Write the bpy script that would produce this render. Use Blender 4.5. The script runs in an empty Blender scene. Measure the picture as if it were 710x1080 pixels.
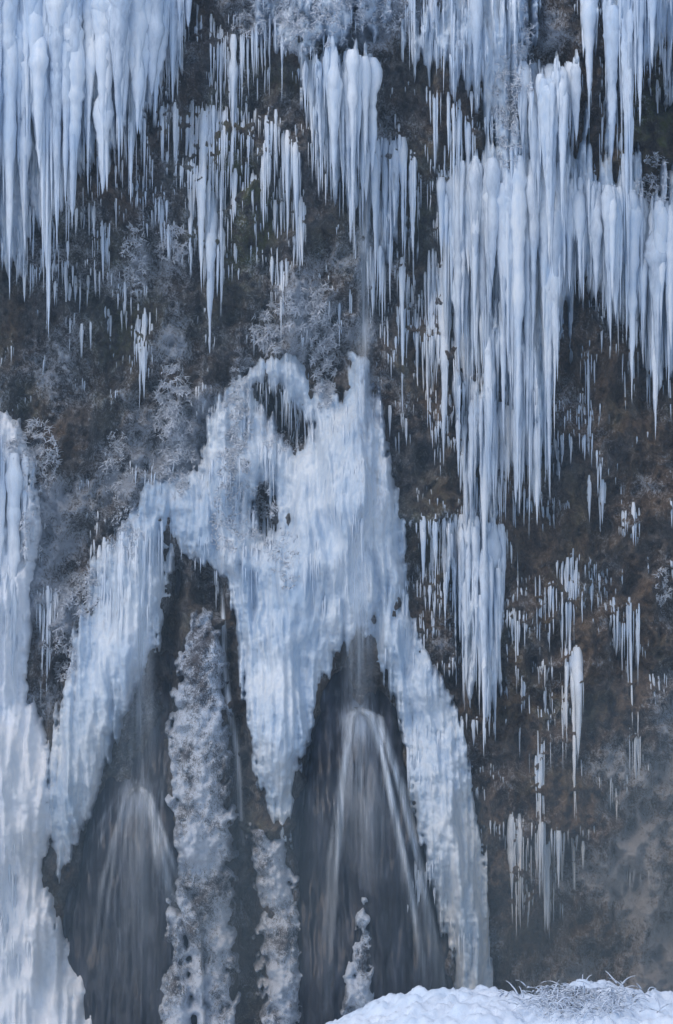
import bpy, math, numpy as np, random
rng=np.random.default_rng(7); random.seed(7)
S=0.02
def WX(px): return (px-355.0)*S
def WZ(py): return (1080.0-py)*S
# ---------------- noise
_p=rng.permutation(256); PERM=np.concatenate([_p,_p,_p]); _a=rng.random(256)*2*np.pi; GX=np.cos(_a); GY=np.sin(_a)
RX=rng.random(256); RY=rng.random(256)
def perlin(x,y,seed=0):
    x=np.asarray(x,float)+seed*17.37; y=np.asarray(y,float)+seed*9.71
    xi=np.floor(x).astype(int); yi=np.floor(y).astype(int); fx=x-xi; fy=y-yi
    def g(ix,iy,dx,dy):
        h=PERM[(PERM[ix&255]+(iy&255))&511]; return GX[h]*dx+GY[h]*dy
    u=fx*fx*fx*(fx*(fx*6-15)+10); v=fy*fy*fy*(fy*(fy*6-15)+10)
    a=g(xi,yi,fx,fy); b=g(xi+1,yi,fx-1,fy); c=g(xi,yi+1,fx,fy-1); d=g(xi+1,yi+1,fx-1,fy-1)
    return ((a+(b-a)*u)+((c+(d-c)*u)-(a+(b-a)*u))*v)*1.5
def p1(x,y,s=0): return float(perlin(np.array([x]),np.array([y]),s)[0])
def fbm(x,y,o=4,seed=0,gain=.5):
    r=0;a=1;f=1
    for i in range(o):
        r=r+a*perlin(x*f,y*f,seed+i*3); a*=gain; f*=2.03
    return r
def ridged(x,y,o=4,seed=0):
    r=0;a=1;f=1
    for i in range(o):
        r=r+a*(1-2*np.abs(perlin(x*f,y*f,seed+i*3))); a*=.5; f*=2.1
    return r-1
def worley(x,y,seed=0):
    x=x+seed*5.3; y=y+seed*3.1
    xi=np.floor(x).astype(int); yi=np.floor(y).astype(int); best=np.full(x.shape,9.)
    for i in(-1,0,1):
        for j in(-1,0,1):
            h=PERM[(PERM[(xi+i)&255]+((yi+j)&255))&511]
            d=(xi+i+RX[h]-x)**2+(yi+j+RY[h]-y)**2; best=np.minimum(best,d)
    return np.sqrt(best)
def sst(a,b,x):
    t=np.clip((x-a)/(b-a),0,1); return t*t*(3-2*t)
def gs(X,Y,cx,cy,rx,ry): return np.exp(-((X-cx)/rx)**2-((Y-cy)/ry)**2)
def sdf(poly,X,Y):
    P=np.array(poly,float); n=len(P); d=np.full(X.shape,1e9); ins=np.zeros(X.shape,bool)
    for i in range(n):
        ax,ay=P[i]; bx,by=P[(i+1)%n]; ex,ey=bx-ax,by-ay
        wx=X-ax; wy=Y-ay; t=np.clip((wx*ex+wy*ey)/(ex*ex+ey*ey+1e-9),0,1)
        d=np.minimum(d,(wx-ex*t)**2+(wy-ey*t)**2)
        if by!=ay:
            c=((ay>Y)!=(by>Y))&(X<(bx-ax)*(Y-ay)/(by-ay)+ax); ins^=c
    d=np.sqrt(d); return np.where(ins,d,-d)
# ---------------- grid
xs=np.concatenate([np.arange(-700,-60,12.),np.arange(-60,770,1.4),np.arange(770,1400,12.)])
ys=np.concatenate([np.arange(-500,-60,12.),np.arange(-60,1110,1.4),np.arange(1110,1260,10.)])
X,Y=np.meshgrid(xs,ys)
# ---------------- outlines (cliff survey plan, 50 units = 1 m)
H_C=[(380,655),(393,690),(406,712),(424,762),(437,850),(458,950),(480,1040),(490,1130),(318,1130),(316,960),(303,880),(318,800),(338,720)]
H_L=[(178,574),(196,600),(191,700),(183,800),(190,900),(218,1130),(50,1130),(58,1000),(68,945),(98,855),(130,765),(156,705),(170,645)]
H_S=[(200,590),(222,597),(240,612),(252,700),(268,780),(276,900),(288,1130),(248,1130),(240,880),(236,760),(226,660),(198,640)]
CAVE1=[(266,406),(285,406),(312,420),(331,445),(327,468),(308,475),(294,460),(280,436)]
CAVE2=[(264,524),(272,512),(280,506),(286,530),(290,556),(278,568),(270,556),(264,540)]
MAIN=[(252,394),(274,377),(300,370),(326,380),(348,404),(362,424),(366,400),(372,368),(390,378),(402,430),(414,500),(428,560),(432,640),(445,682),(474,730),(493,790),(505,870),(515,940),(522,1060),(484,1060),(400,900),(305,890),(285,862),(268,800),(258,740),(244,650),(228,606),(205,592),(180,572),(172,640),(156,700),(130,750),(98,850),(64,925),(46,850),(56,780),(72,710),(82,650),(98,590),(128,556),(152,505),(206,496),(220,440),(236,408)]
BL=[(-60,430),(8,436),(28,478),(34,560),(28,650),(28,735),(50,785),(60,870),(46,915),(66,980),(104,1040),(126,1130),(-60,1130)]
TL=[(-60,-60),(200,-60),(196,20),(180,70),(158,90),(135,140),(110,170),(92,150),(70,215),(40,230),(20,280),(-60,270)]
TC=[(322,66),(345,54),(380,56),(392,80),(388,160),(375,210),(350,190),(330,130)]
TR=[(424,46),(440,20),(470,-20),(550,-60),(548,60),(546,120),(560,78),(602,70),(612,150),(645,180),(640,60),(622,-60),(790,-60),(790,370),(705,390),(670,340),(640,300),(600,285),(575,290),(540,260),(490,210),(484,170),(522,152),(500,105),(450,72)]
TRh1=[(580,-60),(612,-60),(612,10),(622,60),(603,72),(585,50)]
TRh2=[(662,95),(700,50),(730,140),(695,190),(682,240),(668,160)]
MR=[(480,170),(602,160),(604,270),(590,380),(580,490),(556,530),(536,460),(520,380),(498,340),(484,240)]
LR=[(485,565),(528,575),(531,680),(516,750),(499,730),(486,650)]
MR2=[(490,400),(524,400),(534,540),(522,570),(498,560)]
MC=[(396,180),(404,170),(420,190),(425,250),(414,290),(402,270)]
TOPC=[(262,-60),(424,-60),(418,24),(396,42),(380,20),(368,44),(340,48),(318,60),(286,48),(272,20)]
DG=[(548,-60),(560,40),(548,110),(540,165),(522,158),(532,90),(540,20)]
FR1=[(200,655),(214,640),(230,680),(238,760),(242,900),(248,1130),(212,1130),(186,900),(180,780),(190,710)]
FR2=[(268,870),(300,888),(316,960),(320,1130),(285,1130),(277,960)]
FR3=[(383,945),(396,1000),(412,1130),(356,1130),(368,1000)]
FR4=[(184,935),(200,965),(206,1130),(165,1130),(172,1010)]
hC,hL,hS=sdf(H_C,X,Y),sdf(H_L,X,Y),sdf(H_S,X,Y)
c1,c2=sdf(CAVE1,X,Y),sdf(CAVE2,X,Y)
# ---------------- base depth (metres toward viewer)
def low(X,Y):
    d=1.3*sst(330,-20,Y)+0.55*fbm(X/190,Y/230,3,1)
    d+=0.5*sst(470,640,X)*sst(500,100,Y)
    d+=1.7*sst(360,1000,Y)*np.exp(-((X-280)/250.)**4)
    d+=1.2*sst(420,1000,Y)*sst(120,-20,X)
    d+=-0.35*np.exp(-((X-402)/9.)**2)*sst(400,330,Y)
    d-=3.0*sst(-60,-500,Y)**2
    return d
Dl=low(X,Y)
rock=Dl+0.40*ridged(X/75,Y/100,3,5)+0.20*fbm(X/22,Y/28,3,9)+0.07*ridged(X/9,Y/12,3,12)+.16*fbm(X/26,Y/130,3,17)
wl=worley(X/34+.7*fbm(X/40,Y/40,2,14),Y/46+.5*fbm(X/30,Y/30,2,15),3)
rock-=0.32*wl
rock-=0.6*sst(-3,9,np.maximum(c1,c2))
rock-=0.7*sst(-2,14,np.maximum(np.maximum(hC,hL),hS))
rock+=.55*gs(X,Y,318,335,40,50)
def mesh_from_grid(name,D,mask,attrs=None,mat=None,smooth=True):
    ny,nx=D.shape
    keep=mask[:-1,:-1]&mask[1:,:-1]&mask[:-1,1:]&mask[1:,1:]
    idx=np.arange(ny*nx).reshape(ny,nx)
    q=np.stack([idx[:-1,:-1][keep],idx[1:,:-1][keep],idx[1:,1:][keep],idx[:-1,1:][keep]],1)
    used=np.zeros(ny*nx,bool); used[q.ravel()]=True
    rem=np.cumsum(used)-1; q=rem[q]
    co=np.stack([WX(X.ravel()[used]),-D.ravel()[used],WZ(Y.ravel()[used])],1)
    me=bpy.data.meshes.new(name); me.vertices.add(len(co)); me.vertices.foreach_set('co',co.ravel())
    me.loops.add(q.size); me.loops.foreach_set('vertex_index',q.ravel().astype(np.int32))
    me.polygons.add(len(q)); me.polygons.foreach_set('loop_start',np.arange(0,q.size,4,dtype=np.int32))
    me.polygons.foreach_set('loop_total',np.full(len(q),4,dtype=np.int32))
    if smooth: me.polygons.foreach_set('use_smooth',np.ones(len(q),bool))
    me.update(calc_edges=True)
    if attrs:
        for k,v in attrs.items():
            a=me.attributes.new(k,'FLOAT','POINT'); a.data.foreach_set('value',v.ravel()[used].astype(np.float32))
    ob=bpy.data.objects.new(name,me); bpy.context.scene.collection.objects.link(ob)
    if mat: me.materials.append(mat)
    return ob
# ---------------- materials
def newmat(name):
    m=bpy.data.materials.new(name); m.use_nodes=True; nt=m.node_tree; return m,nt,nt.nodes['Principled BSDF']
def N(nt,t,**k):
    n=nt.nodes.new(t)
    for a,b in k.items():
        if a in n.inputs: n.inputs[a].default_value=b
        else: setattr(n,a,b)
    return n
def coords(nt,scale):
    g=N(nt,'ShaderNodeNewGeometry'); mp=N(nt,'ShaderNodeMapping'); mp.inputs['Scale'].default_value=scale
    nt.links.new(g.outputs['Position'],mp.inputs['Vector']); return mp.outputs[0]
def noise(nt,scale,sc=1,detail=4,rough=.6):
    n=N(nt,'ShaderNodeTexNoise',Scale=sc,Detail=detail,Roughness=rough); nt.links.new(coords(nt,scale),n.inputs['Vector']); return n.outputs['Fac']
def ramp(nt,src,stops):
    r=N(nt,'ShaderNodeValToRGB'); e=r.color_ramp.elements
    while len(e)<len(stops): e.new(.5)
    for i,(p,c) in enumerate(stops):
        e[i].position=p; e[i].color=(c,c,c,1) if isinstance(c,(int,float)) else (*c,1)
    nt.links.new(src,r.inputs[0]); return r.outputs[0]
def mix(nt,f,a,b):
    m=N(nt,'ShaderNodeMix'); m.data_type='RGBA'
    for s,k in((f,0),(a,6),(b,7)):
        if isinstance(s,(int,float)): m.inputs[k].default_value=s
        elif isinstance(s,tuple): m.inputs[k].default_value=(*s,1)
        else: nt.links.new(s,m.inputs[k])
    return m.outputs[2]
def math_(nt,op,a,b=0.,clamp=False):
    m=N(nt,'ShaderNodeMath'); m.operation=op; m.use_clamp=clamp
    for s,k in((a,0),(b,1)):
        if isinstance(s,(int,float)): m.inputs[k].default_value=s
        else: nt.links.new(s,m.inputs[k])
    return m.outputs[0]
def attr(nt,n): return N(nt,'ShaderNodeAttribute',attribute_name=n).outputs['Fac']
def bump(nt,bs,h,strength,dist):
    b=N(nt,'ShaderNodeBump',Strength=strength,Distance=dist); nt.links.new(h,b.inputs['Height']); nt.links.new(b.outputs[0],bs.inputs['Normal'])
def rock_mat():
    m,nt,bs=newmat('tufa_rock')
    n1=noise(nt,(1.1,1.1,.8),1,4,.6); n2=noise(nt,(4,4,2.8),1,6,.75); n3=noise(nt,(24,24,18),1,3,.75)
    nn=math_(nt,'ADD',math_(nt,'MULTIPLY',n2,.65),math_(nt,'MULTIPLY',n3,.35))
    brown=ramp(nt,nn,[(.34,(.020,.014,.011)),(.45,(.11,.076,.052)),(.55,(.23,.165,.110)),(.68,(.38,.30,.22))])
    grey=ramp(nt,nn,[(.34,(.018,.019,.021)),(.45,(.092,.090,.092)),(.55,(.20,.198,.20)),(.68,(.40,.40,.41))])
    bf=math_(nt,'ADD',attr(nt,'brown'),math_(nt,'MULTIPLY',math_(nt,'SUBTRACT',n1,.5),3.5),True)
    col=mix(nt,bf,grey,brown)
    col=mix(nt,math_(nt,'MULTIPLY',attr(nt,'moss'),ramp(nt,n2,[(.42,0.),(.58,1.)])),col,(.12,.135,.035))
    fr=math_(nt,'ADD',math_(nt,'MULTIPLY',n3,.6),math_(nt,'MULTIPLY',n2,.6))
    fr=math_(nt,'ADD',fr,math_(nt,'MULTIPLY',attr(nt,'frost_haze'),.42))
    f=ramp(nt,fr,[(.68,0.),(.83,.9)])
    col=mix(nt,f,col,(.62,.69,.80)); nt.links.new(col,bs.inputs['Base Color'])
    bs.inputs['Roughness'].default_value=.6; bump(nt,bs,math_(nt,'ADD',n2,math_(nt,'MULTIPLY',n3,.5)),1.,.18); return m
def ice_mat(name,c0,c1,rough,bd=.04,thin=False,dirt=0.,iso=False):
    m,nt,bs=newmat(name)
    n1=noise(nt,(1.2,1.2,.5),1,4,.6); n2=noise(nt,(8,8,3.5) if iso else (9,9,2.5),1,5,.65); n3=noise(nt,(36,36,20) if iso else (40,40,14),1,3,.7)
    col=mix(nt,ramp(nt,math_(nt,'ADD',math_(nt,'MULTIPLY',n1,.6),math_(nt,'MULTIPLY',n2,.4)),[(.38,0.),(.60,1.)]),c0,c1)
    if thin:
        t=math_(nt,'ADD',attr(nt,'thin'),math_(nt,'MULTIPLY',math_(nt,'SUBTRACT',n2,.5),2.2),True)
        col=mix(nt,t,col,thin)
    nt.links.new(col,bs.inputs['Base Color']); bs.inputs['Roughness'].default_value=rough
    bs.inputs['IOR'].default_value=1.31
    bump(nt,bs,math_(nt,'ADD',n2,math_(nt,'MULTIPLY',n3,.4)),.7,bd); return m
M_ROCK=rock_mat()
M_ICE=ice_mat('blue_ice',(.46,.60,.77),(.82,.89,.96),.30,.04,(.19,.24,.33),iso=True)
M_ICI=ice_mat('icicle_ice',(.58,.71,.87),(.88,.93,.98),.22,.02,(.30,.40,.54))
M_FROST=ice_mat('hoar_frost',(.68,.74,.83),(.86,.90,.97),.8,.04)
M_SNOW=ice_mat('snow',(.70,.79,.90),(.87,.91,.97),.7,.03,iso=True)
def wet_mat():
    m,nt,bs=newmat('wet_tufa')
    n1=noise(nt,(5,1.,.9),1,5,.65); n2=noise(nt,(22,2.,1.3),1,4,.6)
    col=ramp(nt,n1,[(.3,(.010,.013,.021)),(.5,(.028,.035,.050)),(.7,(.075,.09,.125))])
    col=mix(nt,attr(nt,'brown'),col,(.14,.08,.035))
    w=math_(nt,'ADD',math_(nt,'MULTIPLY',n2,.7),math_(nt,'MULTIPLY',attr(nt,'frost_haze'),.5))
    col=mix(nt,ramp(nt,w,[(.50,0.),(1.,.8)]),col,(.50,.62,.80))
    nt.links.new(col,bs.inputs['Base Color']); bs.inputs['Roughness'].default_value=.4
    bump(nt,bs,math_(nt,'ADD',n1,n2),.4,.05); return m
M_WET=wet_mat()
def frock_mat():
    m,nt,bs=newmat('frosted_tufa')
    n1=noise(nt,(6,6,5),1,5,.7); n2=noise(nt,(34,34,24),1,3,.7)
    w=math_(nt,'ADD',math_(nt,'MULTIPLY',n1,.4),math_(nt,'MULTIPLY',n2,.6))
    w=math_(nt,'ADD',w,math_(nt,'MULTIPLY',attr(nt,'frost_haze'),.3))
    col=mix(nt,ramp(nt,w,[(.42,0.),(.57,.95)]),(.075,.075,.085),(.64,.73,.86))
    nt.links.new(col,bs.inputs['Base Color']); bs.inputs['Roughness'].default_value=.8
    bump(nt,bs,n1,.8,.08); return m
M_FROCK=frock_mat()
def water_mat():
    m,nt,bs=newmat('falling_water')
    n1=noise(nt,(12,1.,.5),1,3,.55); n2=noise(nt,(50,2.,1.6),1,3,.6)
    a=math_(nt,'MULTIPLY',ramp(nt,math_(nt,'ADD',math_(nt,'MULTIPLY',n1,.6),math_(nt,'MULTIPLY',n2,.4)),[(.30,0.),(.74,1.)]),attr(nt,'alpha'),True)
    nt.links.new(a,bs.inputs['Alpha']); bs.inputs['Base Color'].default_value=(.76,.86,.98,1); bs.inputs['Roughness'].default_value=.6
    return m
M_WAT=water_mat()
# ---------------- rock
frost_haze=.5*np.exp(-((X-700)/85.)**2)*sst(680,900,Y)+.35*sst(80,0,Y)*sst(180,260,X)+.6*gs(X,Y,190,480,60,110)+.55*gs(X,Y,40,580,60,150)+.6*gs(X,Y,318,335,50,50)+.6*gs(X,Y,555,100,40,60)+.15*sst(900,1050,Y)+.3*np.exp(-((X-390)/35.)**2)*sst(460,380,Y)+.3*gs(X,Y,130,270,70,80)+.25*gs(X,Y,250,500,30,90)  # real frost, plus pale haze painted into the rock at lower right and bottom
frost_haze+=.34*fbm(X/60,Y/60,3,31)+.0
frost_haze-=.3*sst(0,8,np.maximum(c1,c2))
moss=np.clip(1.3*gs(X,Y,262,235,30,60)+1.*gs(X,Y,245,180,30,70)+.8*gs(X,Y,690,120,30,60)+.6*gs(X,Y,110,330,60,60)+.4*gs(X,Y,440,180,30,100)+.5*fbm(X/80,Y/80,3,40),0,1)
brown=sst(380,560,X)*.65+.22+.4*fbm(X/90,Y/120,3,44)
mesh_from_grid('rock_cliff',rock,np.ones(X.shape,bool),dict(frost_haze=frost_haze,moss=moss,brown=brown),M_ROCK)
surf=rock.copy()
# ---------------- wet cones
def cone(name,poly,cx0,cy,lean,w0,w1,h,hd):
    global surf
    cx=cx0+lean*(Y-cy)
    t=np.clip((Y-cy)/(1120-cy),0,1)
    w=w0+(w1-w0)*t**.55
    u=np.clip(np.abs(X-cx)/w,0,1)
    D=Dl-0.55+h*np.sqrt(np.clip(1-u*u,0,1))*sst(cy-16,cy+70,Y)**.6+.35*t
    D+=.09*fbm(X/9,Y/90,3,51)+.18*fbm(X/30,Y/80,3,52)-.04*worley(X/7,Y/16,8)
    D-=.35*sst(cy+10,cy-60,Y)
    ang=(X-cx)/(np.maximum(Y-cy+26,8))
    fr=.8*gs(X,Y,cx,cy+10,w0*.6,22)+.25*fbm(X/10,Y/220,3,55)+.30*fbm(ang*9,Y/300,3,57)*sst(cy-10,cy+40,Y)*sst(cy+330,cy+60,Y)+.12*sst(cy+200,cy,Y)
    br=np.clip(.8*sst(cy-20,cy-110,Y)*(.3+fbm(X/15,Y/60,3,60))+.02,0,.9)
    mk=hd>-14
    ob=mesh_from_grid(name,D,mk,dict(frost_haze=fr,brown=br),M_WET)
    surf=np.where(mk,np.maximum(surf,D),surf)
cone('wet_rock_cone',H_C,376,752,.05,34,88,1.1,hC)
cone('wet_rock_cone',H_L,145,832,-.02,36,82,1.1,hL)
# ---------------- frosted rubble ribs
sd=np.maximum.reduce([sdf(p,X,Y) for p in (FR1,FR2,FR3,FR4)])+8*fbm(X/12,Y/16,3,70)
D=Dl+.22+.5*(1-np.exp(-np.maximum(sd,-8)/14))-.20*worley(X/11,Y/15,4)-.12*worley(X/5,Y/6,5)+.25*fbm(X/30,Y/40,3,71)
D=np.where(sd<0,D+sd*.15,D)
D+=np.where(sdf(FR3,X,Y)>-14,.65,0)+np.where(sdf(FR4,X,Y)>-14,.5,0)
mk=sd>-9
mesh_from_grid('frosted_rock_ribs',D,mk,dict(frost_haze=-.04+.45*fbm(X/30,Y/45,3,77)+.18*sst(680,850,Y)),M_FROCK)
surf=np.where(mk,np.maximum(surf,D),surf)
# ---------------- ice bodies
def icebody(name,sd,thick,fall,rib,lump,rag,mat=None,ragx=6,knob=.1,thin=None,fine=.05,kmask=None,off=.12):
    global surf
    n=fbm(X/ragx,Y/140,3,81)
    sd=sd+rag*n+3*fbm(X/10,Y/12,3,83)
    wx=X+8*fbm(X/60,Y/140,2,85)
    D=Dl+off+thick*(1-np.exp(-np.maximum(sd,-6)/fall))
    D+=rib*fbm(wx/10,Y/140,3,87)+lump*fbm(wx/50,Y/120,3,89)+lump*.35*ridged(wx/22,Y/160,2,93)
    km=sst(-.1,.5,fbm(X/50,Y/60,2,97)) if kmask is None else kmask
    kn=knob*(.15+1.1*km)
    D+=kn*(.5-worley(wx/12,Y/20,6))+kn*.5*(.5-worley(X/6,Y/9,7))+fine*(.3+km)*fbm(X/5,Y/9,3,99)
    D=np.where(sd<0,D+sd*.22,D)
    mk=sd>-12
    th=.7*np.exp(-np.maximum(sd,0)/4.)+.40*fbm(X/40,Y/90,3,98)-.36
    if thin is not None: th=th+thin
    mesh_from_grid(name,D,mk,dict(thin=th),mat or M_ICE); surf=np.where(mk,np.maximum(surf,D),surf)
holes=np.maximum.reduce([hC,hL,hS,c1,c2])
mthin=.62*gs(X,Y,392,440,34,90)+.40*gs(X,Y,250,460,20,110)+.35*gs(X,Y,190,530,40,60)+.3*gs(X,Y,415,600,18,80)+.3*gs(X,Y,110,620,40,70)-.35*gs(X,Y,330,600,60,120)-.3*gs(X,Y,480,880,40,140)-.2*gs(X,Y,300,390,30,15)
msd=np.minimum(sdf(MAIN,X,Y),-holes)
km=np.clip(sst(18,2,msd)*.35+.7*gs(X,Y,255,520,40,120)+.5*gs(X,Y,480,860,40,200)+.25*sst(0,.5,fbm(X/40,Y/50,2,96)),0,1)
icebody('frozen_waterfall',msd,.85,26,.12,.42,5,knob=.17,thin=mthin,fine=.03,kmask=km)
icebody('snow_covered_ice_bank',sdf(BL,X,Y),1.3,45,.06,.55,4,M_SNOW,knob=.04,fine=.012,off=.4)
up=np.maximum.reduce([sdf(TL,X,Y),sdf(TC,X,Y),sdf(MR,X,Y),sdf(MR2,X,Y),sdf(LR,X,Y),sdf(MC,X,Y),np.minimum(sdf(TR,X,Y),-np.maximum(sdf(TRh1,X,Y),sdf(TRh2,X,Y)))])
icebody('frozen_ice_curtain',up,.60,16,.30,.35,24,knob=.08,ragx=7,thin=.40*gs(X,Y,480,60,60,60)+.25*gs(X,Y,640,100,50,90)+.1*sst(300,400,Y))
icebody('snowy_ledge',np.maximum(sdf(TOPC,X,Y),sdf(DG,X,Y)),.45,14,.10,.3,12,knob=.30,ragx=12,fine=.12,thin=.28+.5*fbm(X/16,Y/16,3,66),kmask=np.ones(X.shape))
# ---------------- tapered tubes
class Tubes:
    def __init__(s): s.v=[];s.f=[];s.n=0;s.a=[]
    def add(s,P,R,k=7,flat=1.,at=None):
        P=np.asarray(P);R=np.asarray(R);m=len(P)
        a=np.linspace(0,2*np.pi,k,endpoint=False)+random.random()*3
        r=R[:,None]*(1+.15*np.sin(a*2+random.random()*6))[None,:]
        V=np.stack([P[:,0:1]+np.cos(a)[None]*r,P[:,1:2]+np.sin(a)[None]*r*flat,np.repeat(P[:,2:3],k,1)],2).reshape(-1,3)
        i=np.arange(m-1)[:,None]*k+np.arange(k)[None]; j=np.arange(m-1)[:,None]*k+(np.arange(k)[None]+1)%k
        F=np.stack([i,i+k,j+k,j],2).reshape(-1,4)+s.n
        s.v.append(V); s.f.append(F); s.n+=len(V); s.a.append(np.repeat(at if at is not None else np.zeros(m),k))
    def add3(s,P,r0):
        P=np.asarray(P);m=len(P);R=np.linspace(r0,r0*.35,m)
        o=np.array([[1,0,0],[-.5,-.6,.6],[-.5,.6,-.6]])
        V=(P[:,None,:]+o[None]*R[:,None,None]).reshape(-1,3)
        i=np.arange(m-1)[:,None]*3+np.arange(3)[None]; j=np.arange(m-1)[:,None]*3+(np.arange(3)[None]+1)%3
        F=np.stack([i,i+3,j+3,j],2).reshape(-1,4)+s.n
        s.v.append(V); s.f.append(F); s.n+=len(V); s.a.append(np.zeros(len(V)))
    def build(s,name,mat):
        if not s.v: return
        co=np.concatenate(s.v); q=np.concatenate(s.f)
        me=bpy.data.meshes.new(name); me.vertices.add(len(co)); me.vertices.foreach_set('co',co.ravel())
        me.loops.add(q.size); me.loops.foreach_set('vertex_index',q.ravel().astype(np.int32))
        me.polygons.add(len(q)); me.polygons.foreach_set('loop_start',np.arange(0,q.size,4,dtype=np.int32))
        me.polygons.foreach_set('loop_total',np.full(len(q),4,dtype=np.int32)); me.polygons.foreach_set('use_smooth',np.ones(len(q),bool))
        me.update(calc_edges=True); me.materials.append(mat)
        at=me.attributes.new('thin','FLOAT','POINT'); at.data.foreach_set('value',np.concatenate(s.a).astype(np.float32))
        ob=bpy.data.objects.new(name,me); bpy.context.scene.collection.objects.link(ob); return ob
def depth_at(px,py,A=None):
    A=surf if A is None else A
    i=np.clip(np.searchsorted(xs,px),0,len(xs)-1); j=np.clip(np.searchsorted(ys,py),0,len(ys)-1); return A[j,i]
BASE=surf.copy()
def icicle(T,px,y0,y1,r):
    L=y1-y0
    if L<4: return
    m=int(np.clip(L/6,6,40)); t=np.linspace(0,1,m)
    py=y0+t*L; pxs=px+np.cumsum(rng.normal(0,.13,m))
    d=np.maximum.accumulate(depth_at(pxs,py,BASE))
    k=min(5,m); d=np.convolve(np.pad(d,(k//2,k-1-k//2),mode='edge'),np.ones(k)/k,'valid')
    w=np.convolve(rng.normal(0,.20,m+3),np.ones(4)/2.2,'valid')[:m]
    R=r*(1-t)**rng.uniform(.6,1.3)*(1+.07*np.sin(t*L/rng.uniform(2,4))+w)+.10
    R=np.maximum(R,.1)*np.where(t<.1,.5+.5*t/.1,1); R[-1]=.02
    v=rng.uniform(-.5,.3)
    T.add(np.stack([WX(pxs),-(d+r*S*.1),WZ(py)],1),R*S,8 if r>2 else 6,1.,at=v+.35*t)
def interp(pts,x): a=np.array(pts,float); return np.interp(x,a[:,0],a[:,1])
def curtain(top,bot,n,r0,r1,name='icicle_curtain',stag=.5):
    T=Tubes(); xa,xb=top[0][0],top[-1][0]; W=xb-xa
    bs=[p[0] for p in bot if xa<=p[0]<=xb]
    nc=max(2,int(W/12)); per=max(4,int(n/(nc+len(bs))))
    cl=[(x,1.) for x in bs]+[(xa+W*(i+rng.random())/nc,rng.uniform(.35,.9)) for i in range(nc)]
    for xc,f in cl:
        if xc>xb or xc<xa: continue
        hw=rng.uniform(4,12)*(1.1 if f==1. else .9); sk=rng.uniform(-.3,.3)
        for i in range(per):
            u=np.clip(rng.normal(0,.55),-1.3,1.3) if i else 0.
            x=xc+u*hw
            a=interp(top,np.clip(x,xa,xb)); b=interp(bot,xc); L=max(b-a,10)
            e=a+L*f*(1-.65*min(1,abs(u-sk))**1.1)*(rng.uniform(.6,1.) if i else 1.)
            s=a+(e-a)*stag*rng.random()**1.4*(1 if i else .3)-rng.uniform(0,6)
            r=(r0*.6+(r1*1.25-r0*.6)*rng.random()**1.7)*(1.2-.5*abs(u))*np.clip((e-s)/85,.35,1.5)
            icicle(T,x,s,e,r)
    for i in range(int(n*.7)):
        x=rng.uniform(xa,xb); a=interp(top,x); b=interp(bot,x); s=a+(b-a)*rng.uniform(0,.8); icicle(T,x,s,s+rng.uniform(8,50),rng.uniform(.6,1.4))
    return T.build(name,M_ICI)
curtain([(-40,-40),(60,-40),(100,-30),(200,-50)],[(-40,340),(-14,330),(3,300),(14,372),(30,300),(50,372),(64,310),(80,250),(96,215),(114,240),(130,215),(150,160),(165,140),(182,115),(200,40)],620,2.6,7.6,stag=.6)
curtain([(170,110),(190,100),(235,110),(262,120)],[(170,175),(185,205),(200,235),(215,260),(235,215),(262,190)],80,1.5,3.6)
curtain([(200,190),(222,170),(246,180)],[(200,270),(212,310),(221,398),(232,340),(246,240)],44,1.5,3.8)
curtain([(222,15),(245,40),(285,20)],[(222,90),(232,150),(246,200),(262,110),(285,90)],60,1.5,3.4)
curtain([(268,150),(290,130),(320,150)],[(278,255),(303,262),(312,290)],44,1.4,3.2)
curtain([(284,280),(303,270)],[(290,320),(297,350)],14,1.2,2.8)
curtain([(306,210),(318,205)],[(314,300)],8,1.2,2.8)
curtain([(130,130),(160,120)],[(140,230),(152,190)],16,1.2,2.6)
curtain([(322,68),(350,55),(394,62)],[(328,170),(340,215),(352,215),(362,235),(372,310),(382,260),(392,190)],160,1.8,4.8,stag=.6)
curtain([(390,150),(420,140),(445,170)],[(398,330),(412,300),(425,260),(436,275)],56,1.6,3.8,stag=.6)
curtain([(388,260),(415,250),(440,300)],[(394,340),(404,370),(425,440),(436,330)],36,1.5,3.2)
curtain([(430,-10),(470,-20),(548,-30)],[(434,60),(455,70),(475,95),(500,100),(520,70),(540,50)],90,1.4,3.4)
curtain([(450,90),(470,100),(500,130)],[(458,190),(478,240),(494,250)],34,1.4,3.2,stag=.6)
curtain([(470,180),(500,170),(560,170),(606,180)],[(472,400),(484,430),(500,420),(512,440),(530,420),(545,550),(558,565),(576,550),(584,460),(594,320)],360,2.,5.6,stag=.7)
curtain([(455,260),(480,280),(520,300),(540,320)],[(457,420),(470,500),(497,570),(515,560),(530,480)],130,1.6,4.2,stag=.75)
curtain([(488,430),(510,420),(585,430)],[(492,600),(512,640),(530,560),(548,560),(566,560),(580,530)],110,1.4,3.8,stag=.7)
curtain([(545,70),(575,68),(612,72)],[(550,170),(562,270),(576,300),(590,270),(604,160)],90,2.2,6.,stag=.5)
curtain([(612,-20),(650,-20),(720,-30)],[(618,120),(640,220),(655,290),(668,160),(680,90),(710,100)],130,1.8,4.8,stag=.7)
curtain([(596,190),(650,200),(720,220)],[(600,310),(612,330),(626,320),(640,380),(652,360),(666,450),(678,400),(690,465),(705,455)],320,1.9,5.6,stag=.7)
curtain([(478,550),(500,540),(536,560)],[(480,640),(491,770),(502,720),(511,822),(522,795),(531,680)],150,1.7,4.2,stag=.7)
curtain([(444,545),(476,550)],[(448,620),(458,650),(470,630)],30,1.5,3.)
curtain([(436,330),(478,320)],[(442,430),(452,470),(470,470)],34,1.2,3.,stag=.8)
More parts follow.
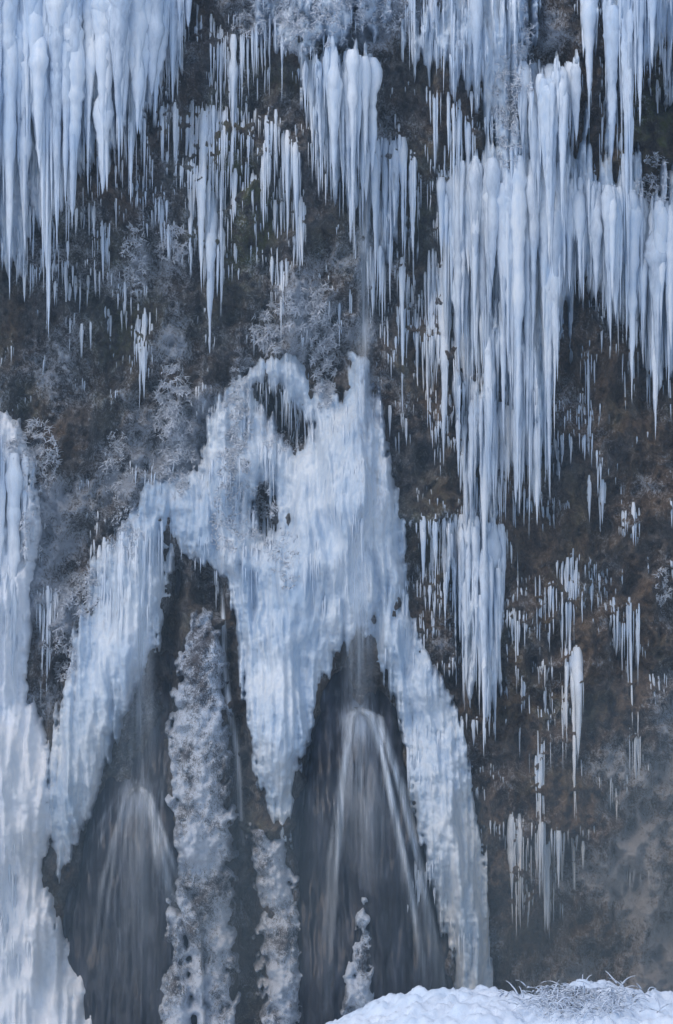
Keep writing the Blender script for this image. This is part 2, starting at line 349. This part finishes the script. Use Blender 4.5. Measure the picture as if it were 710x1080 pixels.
curtain([(594,690),(617,680)],[(600,790),(608,872)],26,1.3,3.,stag=.75)
curtain([(534,860),(570,870),(600,880)],[(540,960),(550,990),(578,1000),(590,940)],60,1.5,3.6,stag=.7)
curtain([(564,770),(577,775)],[(571,950)],14,1.1,2.6,stag=.8)
curtain([(590,600),(618,590)],[(596,700),(604,730)],14,1.1,2.4,stag=.8)
curtain([(646,630),(682,640)],[(652,690),(670,790)],16,1.1,2.4,stag=.8)
curtain([(668,770),(680,770)],[(675,845)],7,1.1,2.)
curtain([(616,370),(634,370)],[(624,470)],10,1.1,2.4,stag=.6)
curtain([(565,610),(592,620)],[(572,690),(586,680)],12,1.,2.2,stag=.6)
curtain([(536,640),(556,650)],[(546,740)],12,1.,2.2,stag=.6)
curtain([(92,230),(120,235)],[(106,300)],12,1.2,2.6)
curtain([(144,330),(156,325)],[(150,425)],8,1.2,2.4)
curtain([(262,398),(290,400),(330,438)],[(262,410),(276,418),(290,423),(300,431),(310,441),(328,458)],60,.8,1.5,stag=.15)
curtain([(38,620),(60,625)],[(48,735)],16,1.5,3.)
curtain([(104,570),(150,560),(176,550)],[(108,640),(130,690),(150,680),(170,620)],36,1.5,3.2,stag=.7)
curtain([(-20,450),(30,470)],[(-20,620),(0,690),(14,720)],30,2,4.,stag=.8)
# small scattered icicles: ragged groups along ledges of the rock
T=Tubes(); cnt=0
while cnt<800:
    x=rng.uniform(-40,750); y=rng.uniform(0,1000)
    p=.45
    if x>620 and 430<y<700: p=.2
    if x>520 and y>640: p=.25
    if x>600 and y>780: p=.08
    if 430<x<640 and 280<y<640: p=1
    if 90<x<320 and 60<y<330: p=.8
    if 30<x<430 and y>640: p=.0
    if x<160 and 380<y<560: p=.15
    if rng.random()>p*np.clip(.2+2.2*p1(x/40.,y/60.,3),0,1): continue
    cnt+=1; k=int(rng.integers(1,8)); big=rng.exponential(17)+7; sl=rng.uniform(-.5,.5); w=k*rng.uniform(1.5,4.)
    for i in range(k):
        u=rng.uniform(-1,1)
        L=big*(1-.6*abs(u))*rng.uniform(.4,1.)+3; xx=x+u*w; yy=y+u*w*sl+rng.normal(0,4)
        icicle(T,xx,yy,yy+L,rng.uniform(.5,1.7)*np.clip(L/22,.6,1.8))
T.build('small_icicles',M_ICI)
# ---------------- frosted grass tufts
def tuft(T,cx,cy,rx,ry,n,Lm=14):
    sp=rng.uniform(0,90); done=0; tries=0; n=int(n*1.9)
    while done<n and tries<n*8:
        tries+=1
        a=rng.uniform(0,2*np.pi); q=rng.random()**.6*1.15; x=cx+rx*q*math.cos(a); y=cy+ry*q*math.sin(a)
        if p1(x/9+sp,y/12,5)+.2*(1-q)<.0: continue
        done+=1
        d=depth_at(x,y)+rng.uniform(-.02,.12)
        L=rng.uniform(.2,.8)*Lm*S; dx=rng.normal(0,.9); dz=rng.normal(.2,.7); out=rng.uniform(.2,1.)
        P=[np.array([WX(x),-d,WZ(y)])]
        v=np.array([dx,-out,dz]); v/=np.linalg.norm(v)
        for k in range(4):
            P.append(P[-1]+v*L/4); v=v+np.array([rng.normal(0,.08),0,-.12]); v/=np.linalg.norm(v)
        T.add3(P,rng.uniform(.45,1.1)*S)
for (cx,cy,rx,ry,n,L) in [(180,435,18,46,1000,10),(186,490,14,30,400,9),(32,480,24,34,560,10),(28,560,14,30,160,8),(82,622,20,26,380,9),(62,690,16,26,240,8),(282,345,16,26,480,9),(318,325,20,20,420,9),(342,365,13,60,900,9),(180,255,18,16,260,9),(300,22,50,20,500,9),(385,18,50,18,460,9),(535,120,14,55,480,8),(552,60,10,45,260,8),(250,430,14,45,360,7),(246,490,16,34,300,7),(140,270,12,34,200,8),(120,490,14,34,160,8),(335,50,34,9,180,7),(705,620,8,20,100,8),(240,550,18,34,260,6),(690,200,18,34,260,7),(300,590,16,30,120,6),(130,560,16,30,120,7),(276,545,14,34,260,6),(300,465,20,10,120,5)]:
    T=Tubes(); tuft(T,cx,cy,rx,ry,n,L); T.build('frosted_grass_clump',M_FROST)
# ---------------- water streams
def stream(name,pts,w,a,off=.05,n=60,seed=0):
    pts=np.array(pts,float); t=np.linspace(0,1,len(pts)); tt=np.linspace(0,1,n)
    cx=np.interp(tt,t,pts[:,0])+2*perlin(tt*5,tt*0+seed,2); cy=np.interp(tt,t,pts[:,1]); ww=np.interp(tt,np.linspace(0,1,len(w)),w)
    k=9; u=np.linspace(-1,1,k)
    PX=cx[:,None]+u[None]*ww[:,None]/2; PY=np.repeat(cy[:,None],k,1)
    D=depth_at(PX.ravel(),PY.ravel()).reshape(PX.shape)
    D=np.maximum.accumulate(D,0) if off>.2 else D
    for _ in range(3):
        D[1:-1]=(D[:-2]+D[1:-1]+D[2:])/3
    D=D+off+.06*(1-u[None]**2)
    V=np.stack([WX(PX),-D,WZ(PY)],2).reshape(-1,3)
    F=[(i*k+j,(i+1)*k+j,(i+1)*k+j+1,i*k+j+1) for i in range(n-1) for j in range(k-1)]
    me=bpy.data.meshes.new(name); me.from_pydata(V.tolist(),[],F); me.materials.append(M_WAT)
    A=(1-np.abs(u[None])**1.2)*np.minimum(1,np.minimum(tt*8+.1,(1-tt)*2.2))[:,None]*np.ones(PX.shape)*a
    at=me.attributes.new('alpha','FLOAT','POINT'); at.data.foreach_set('value',A.ravel().astype(np.float32))
    me.polygons.foreach_set('use_smooth',np.ones(len(F),bool))
    ob=bpy.data.objects.new(name,me); bpy.context.scene.collection.objects.link(ob)
stream('water_stream',[(232,618),(236,700),(246,770),(254,850),(262,960)],[5,8,9,10,12],2.)
def fan(cx,cy,ends,a):
    for (ex,ey,al) in ends:
        k=[0,.25,.5,.75,1.]; dx=ex-cx
        pts=[(cx+dx*.02,cy)]+[(cx+dx*(.18+.82*q**.8)+rng.normal(0,1.5),cy+(ey-cy)*q) for q in k[1:]]
        pts.insert(1,(cx+dx*.22,cy+10))
        w=[rng.uniform(10,16)]+[rng.uniform(6,12) for _ in range(2)]+[rng.uniform(12,22)]
        stream('water_stream',pts,w,a*al,.06,80,seed=rng.uniform(0,50))
fan(378,747,[(478,1080,.8),(468,1060,1.2),(455,1080,1.2),(446,1010,1.),(436,980,.5),(425,900,.5),(362,920,.3),(350,960,.6),(342,1080,.8),(334,1060,.5)],1.0)
fan(147,826,[(202,960,1.),(194,980,1.2),(184,960,.8),(120,1000,.25),(104,1040,.5),(92,1040,.5)],.9)
stream('water_stream',[(378,742),(384,850),(392,940)],[34,56,50],.5)
stream('water_stream',[(149,822),(150,900),(150,1060)],[34,50,70],.4)
stream('water_veil',[(380,560),(379,650),(378,775)],[24,36,50],.7,.35)
stream('water_veil',[(150,640),(148,740),(146,850)],[26,40,58],.6,.35)
stream('water_veil',[(388,50),(386,200),(384,380),(382,540)],[8,14,24,40],.9,.12)
# ---------------- foreground snow and ground
gx=np.linspace(-1,1,260); gy=np.linspace(-1,1,120); GXX,GYY=np.meshgrid(gx,gy)
def gridmesh(name,V,ny,nx,mat):
    idx=np.arange(ny*nx).reshape(ny,nx); F=np.stack([idx[:-1,:-1],idx[:-1,1:],idx[1:,1:],idx[1:,:-1]],2).reshape(-1,4)
    me=bpy.data.meshes.new(name); me.from_pydata(V.tolist(),[],F.tolist()); me.polygons.foreach_set('use_smooth',np.ones(len(F),bool)); me.materials.append(mat)
    ob=bpy.data.objects.new(name,me); bpy.context.scene.collection.objects.link(ob); return ob
mx=4.6+GXX*7; my=-12+GYY*4
top=np.interp(mx,[-2.4,-.5,.2,.9,1.5,2.6,3.4,4.0,4.4,4.9,5.6,6.6,8,11.6],[-3,1.25,1.62,1.92,2.02,2.10,1.95,1.98,2.22,2.20,2.02,2.06,2.1,1.6])
mz=-3.3+(top+3.3)*np.clip(1-GYY**2,0,1)**.5+.12*fbm(mx*1.3,my*1.3,4,90)+.09*fbm(mx*5,my*5,3,91)
gridmesh('snow_mound',np.stack([mx,my,mz],2).reshape(-1,3),120,260,M_SNOW)
T=Tubes()
for i in range(1100):
    bx=4.4+rng.normal(0,.45); by=-12.6+rng.normal(0,.5); bz=2.15+rng.uniform(-.35,.05)
    v=np.array([rng.normal(0,.9),rng.normal(-.5,.5),rng.uniform(.0,.9)]); v/=np.linalg.norm(v); L=rng.uniform(.1,.4); P=[np.array([bx,by,bz])]
    for k in range(6): P.append(P[-1]+v*L/6); v=v+np.array([rng.normal(0,.12),0,-.2]); v/=np.linalg.norm(v)
    T.add3(P,.022)
T.build('frosted_shrub',M_FROST)
gx=np.sign(GXX)*np.abs(GXX)**3*900; gyy=-900+ (GYY+1)/2*915
gridmesh('snow_ground',np.stack([gx,gyy,-3.2+.3*fbm(gx/9,gyy/9,2,95)],2).reshape(-1,3),120,260,M_SNOW)
# ---------------- spray mist (real volumes)
import bmesh
def mist(cx,cy,dep,rx,ry,rz,dens):
    m=bpy.data.materials.new('mist'); m.use_nodes=True; nt=m.node_tree; nt.nodes.clear()
    o=nt.nodes.new('ShaderNodeOutputMaterial'); v=nt.nodes.new('ShaderNodeVolumeScatter'); v.inputs['Color'].default_value=(.50,.74,1,1); v.inputs['Density'].default_value=dens
    nt.links.new(v.outputs[0],o.inputs['Volume'])
    bm=bmesh.new(); bmesh.ops.create_uvsphere(bm,u_segments=48,v_segments=32,radius=1)
    me=bpy.data.meshes.new('spray_mist'); bm.to_mesh(me); bm.free(); me.materials.append(m)
    ob=bpy.data.objects.new('spray_mist',me); bpy.context.scene.collection.objects.link(ob)
    ob.location=(WX(cx),-dep,WZ(cy)); ob.scale=(rx,ry,rz)
mist(355,600,3.5,17,4.5,17,.020)
mist(130,920,3.2,4.6,2.6,4.0,.045)
mist(400,960,3.2,4.,2.6,3.2,.03)
mist(700,960,1.2,3.6,1.6,3.6,.07)
mist(715,980,1.6,5.4,2.6,5.6,.05)
# ---------------- light, camera
sc=bpy.context.scene
w=bpy.data.worlds.new('World'); sc.world=w; w.use_nodes=True; nt=w.node_tree
sky=nt.nodes.new('ShaderNodeTexSky'); sky.sky_type='NISHITA'; sky.sun_disc=False
el,az=math.radians(52),math.radians(215)
sky.sun_elevation=el; sky.sun_rotation=az; sky.ozone_density=2.5
nt.links.new(sky.outputs[0],nt.nodes['Background'].inputs[0]); nt.nodes['Background'].inputs[1].default_value=.15
su=bpy.data.lights.new('sun','SUN'); su.energy=1.15; su.angle=math.radians(25); su.color=(1,.985,.965)
so=bpy.data.objects.new('sun',su); sc.collection.objects.link(so)
from mathutils import Vector
dirv=Vector((math.sin(az)*math.cos(el),math.cos(az)*math.cos(el),math.sin(el)))
so.rotation_euler=dirv.to_track_quat('Z','Y').to_euler()
cam=bpy.data.cameras.new('camera'); co=bpy.data.objects.new('camera',cam); sc.collection.objects.link(co); sc.camera=co
co.location=(0,-80,10.8); co.rotation_euler=(math.radians(90),0,0)
cam.sensor_fit='VERTICAL'; cam.angle=2*math.atan(10.8/79.0); cam.clip_end=3000
sc.view_settings.view_transform='Standard'; sc.view_settings.look='None'; sc.view_settings.exposure=0
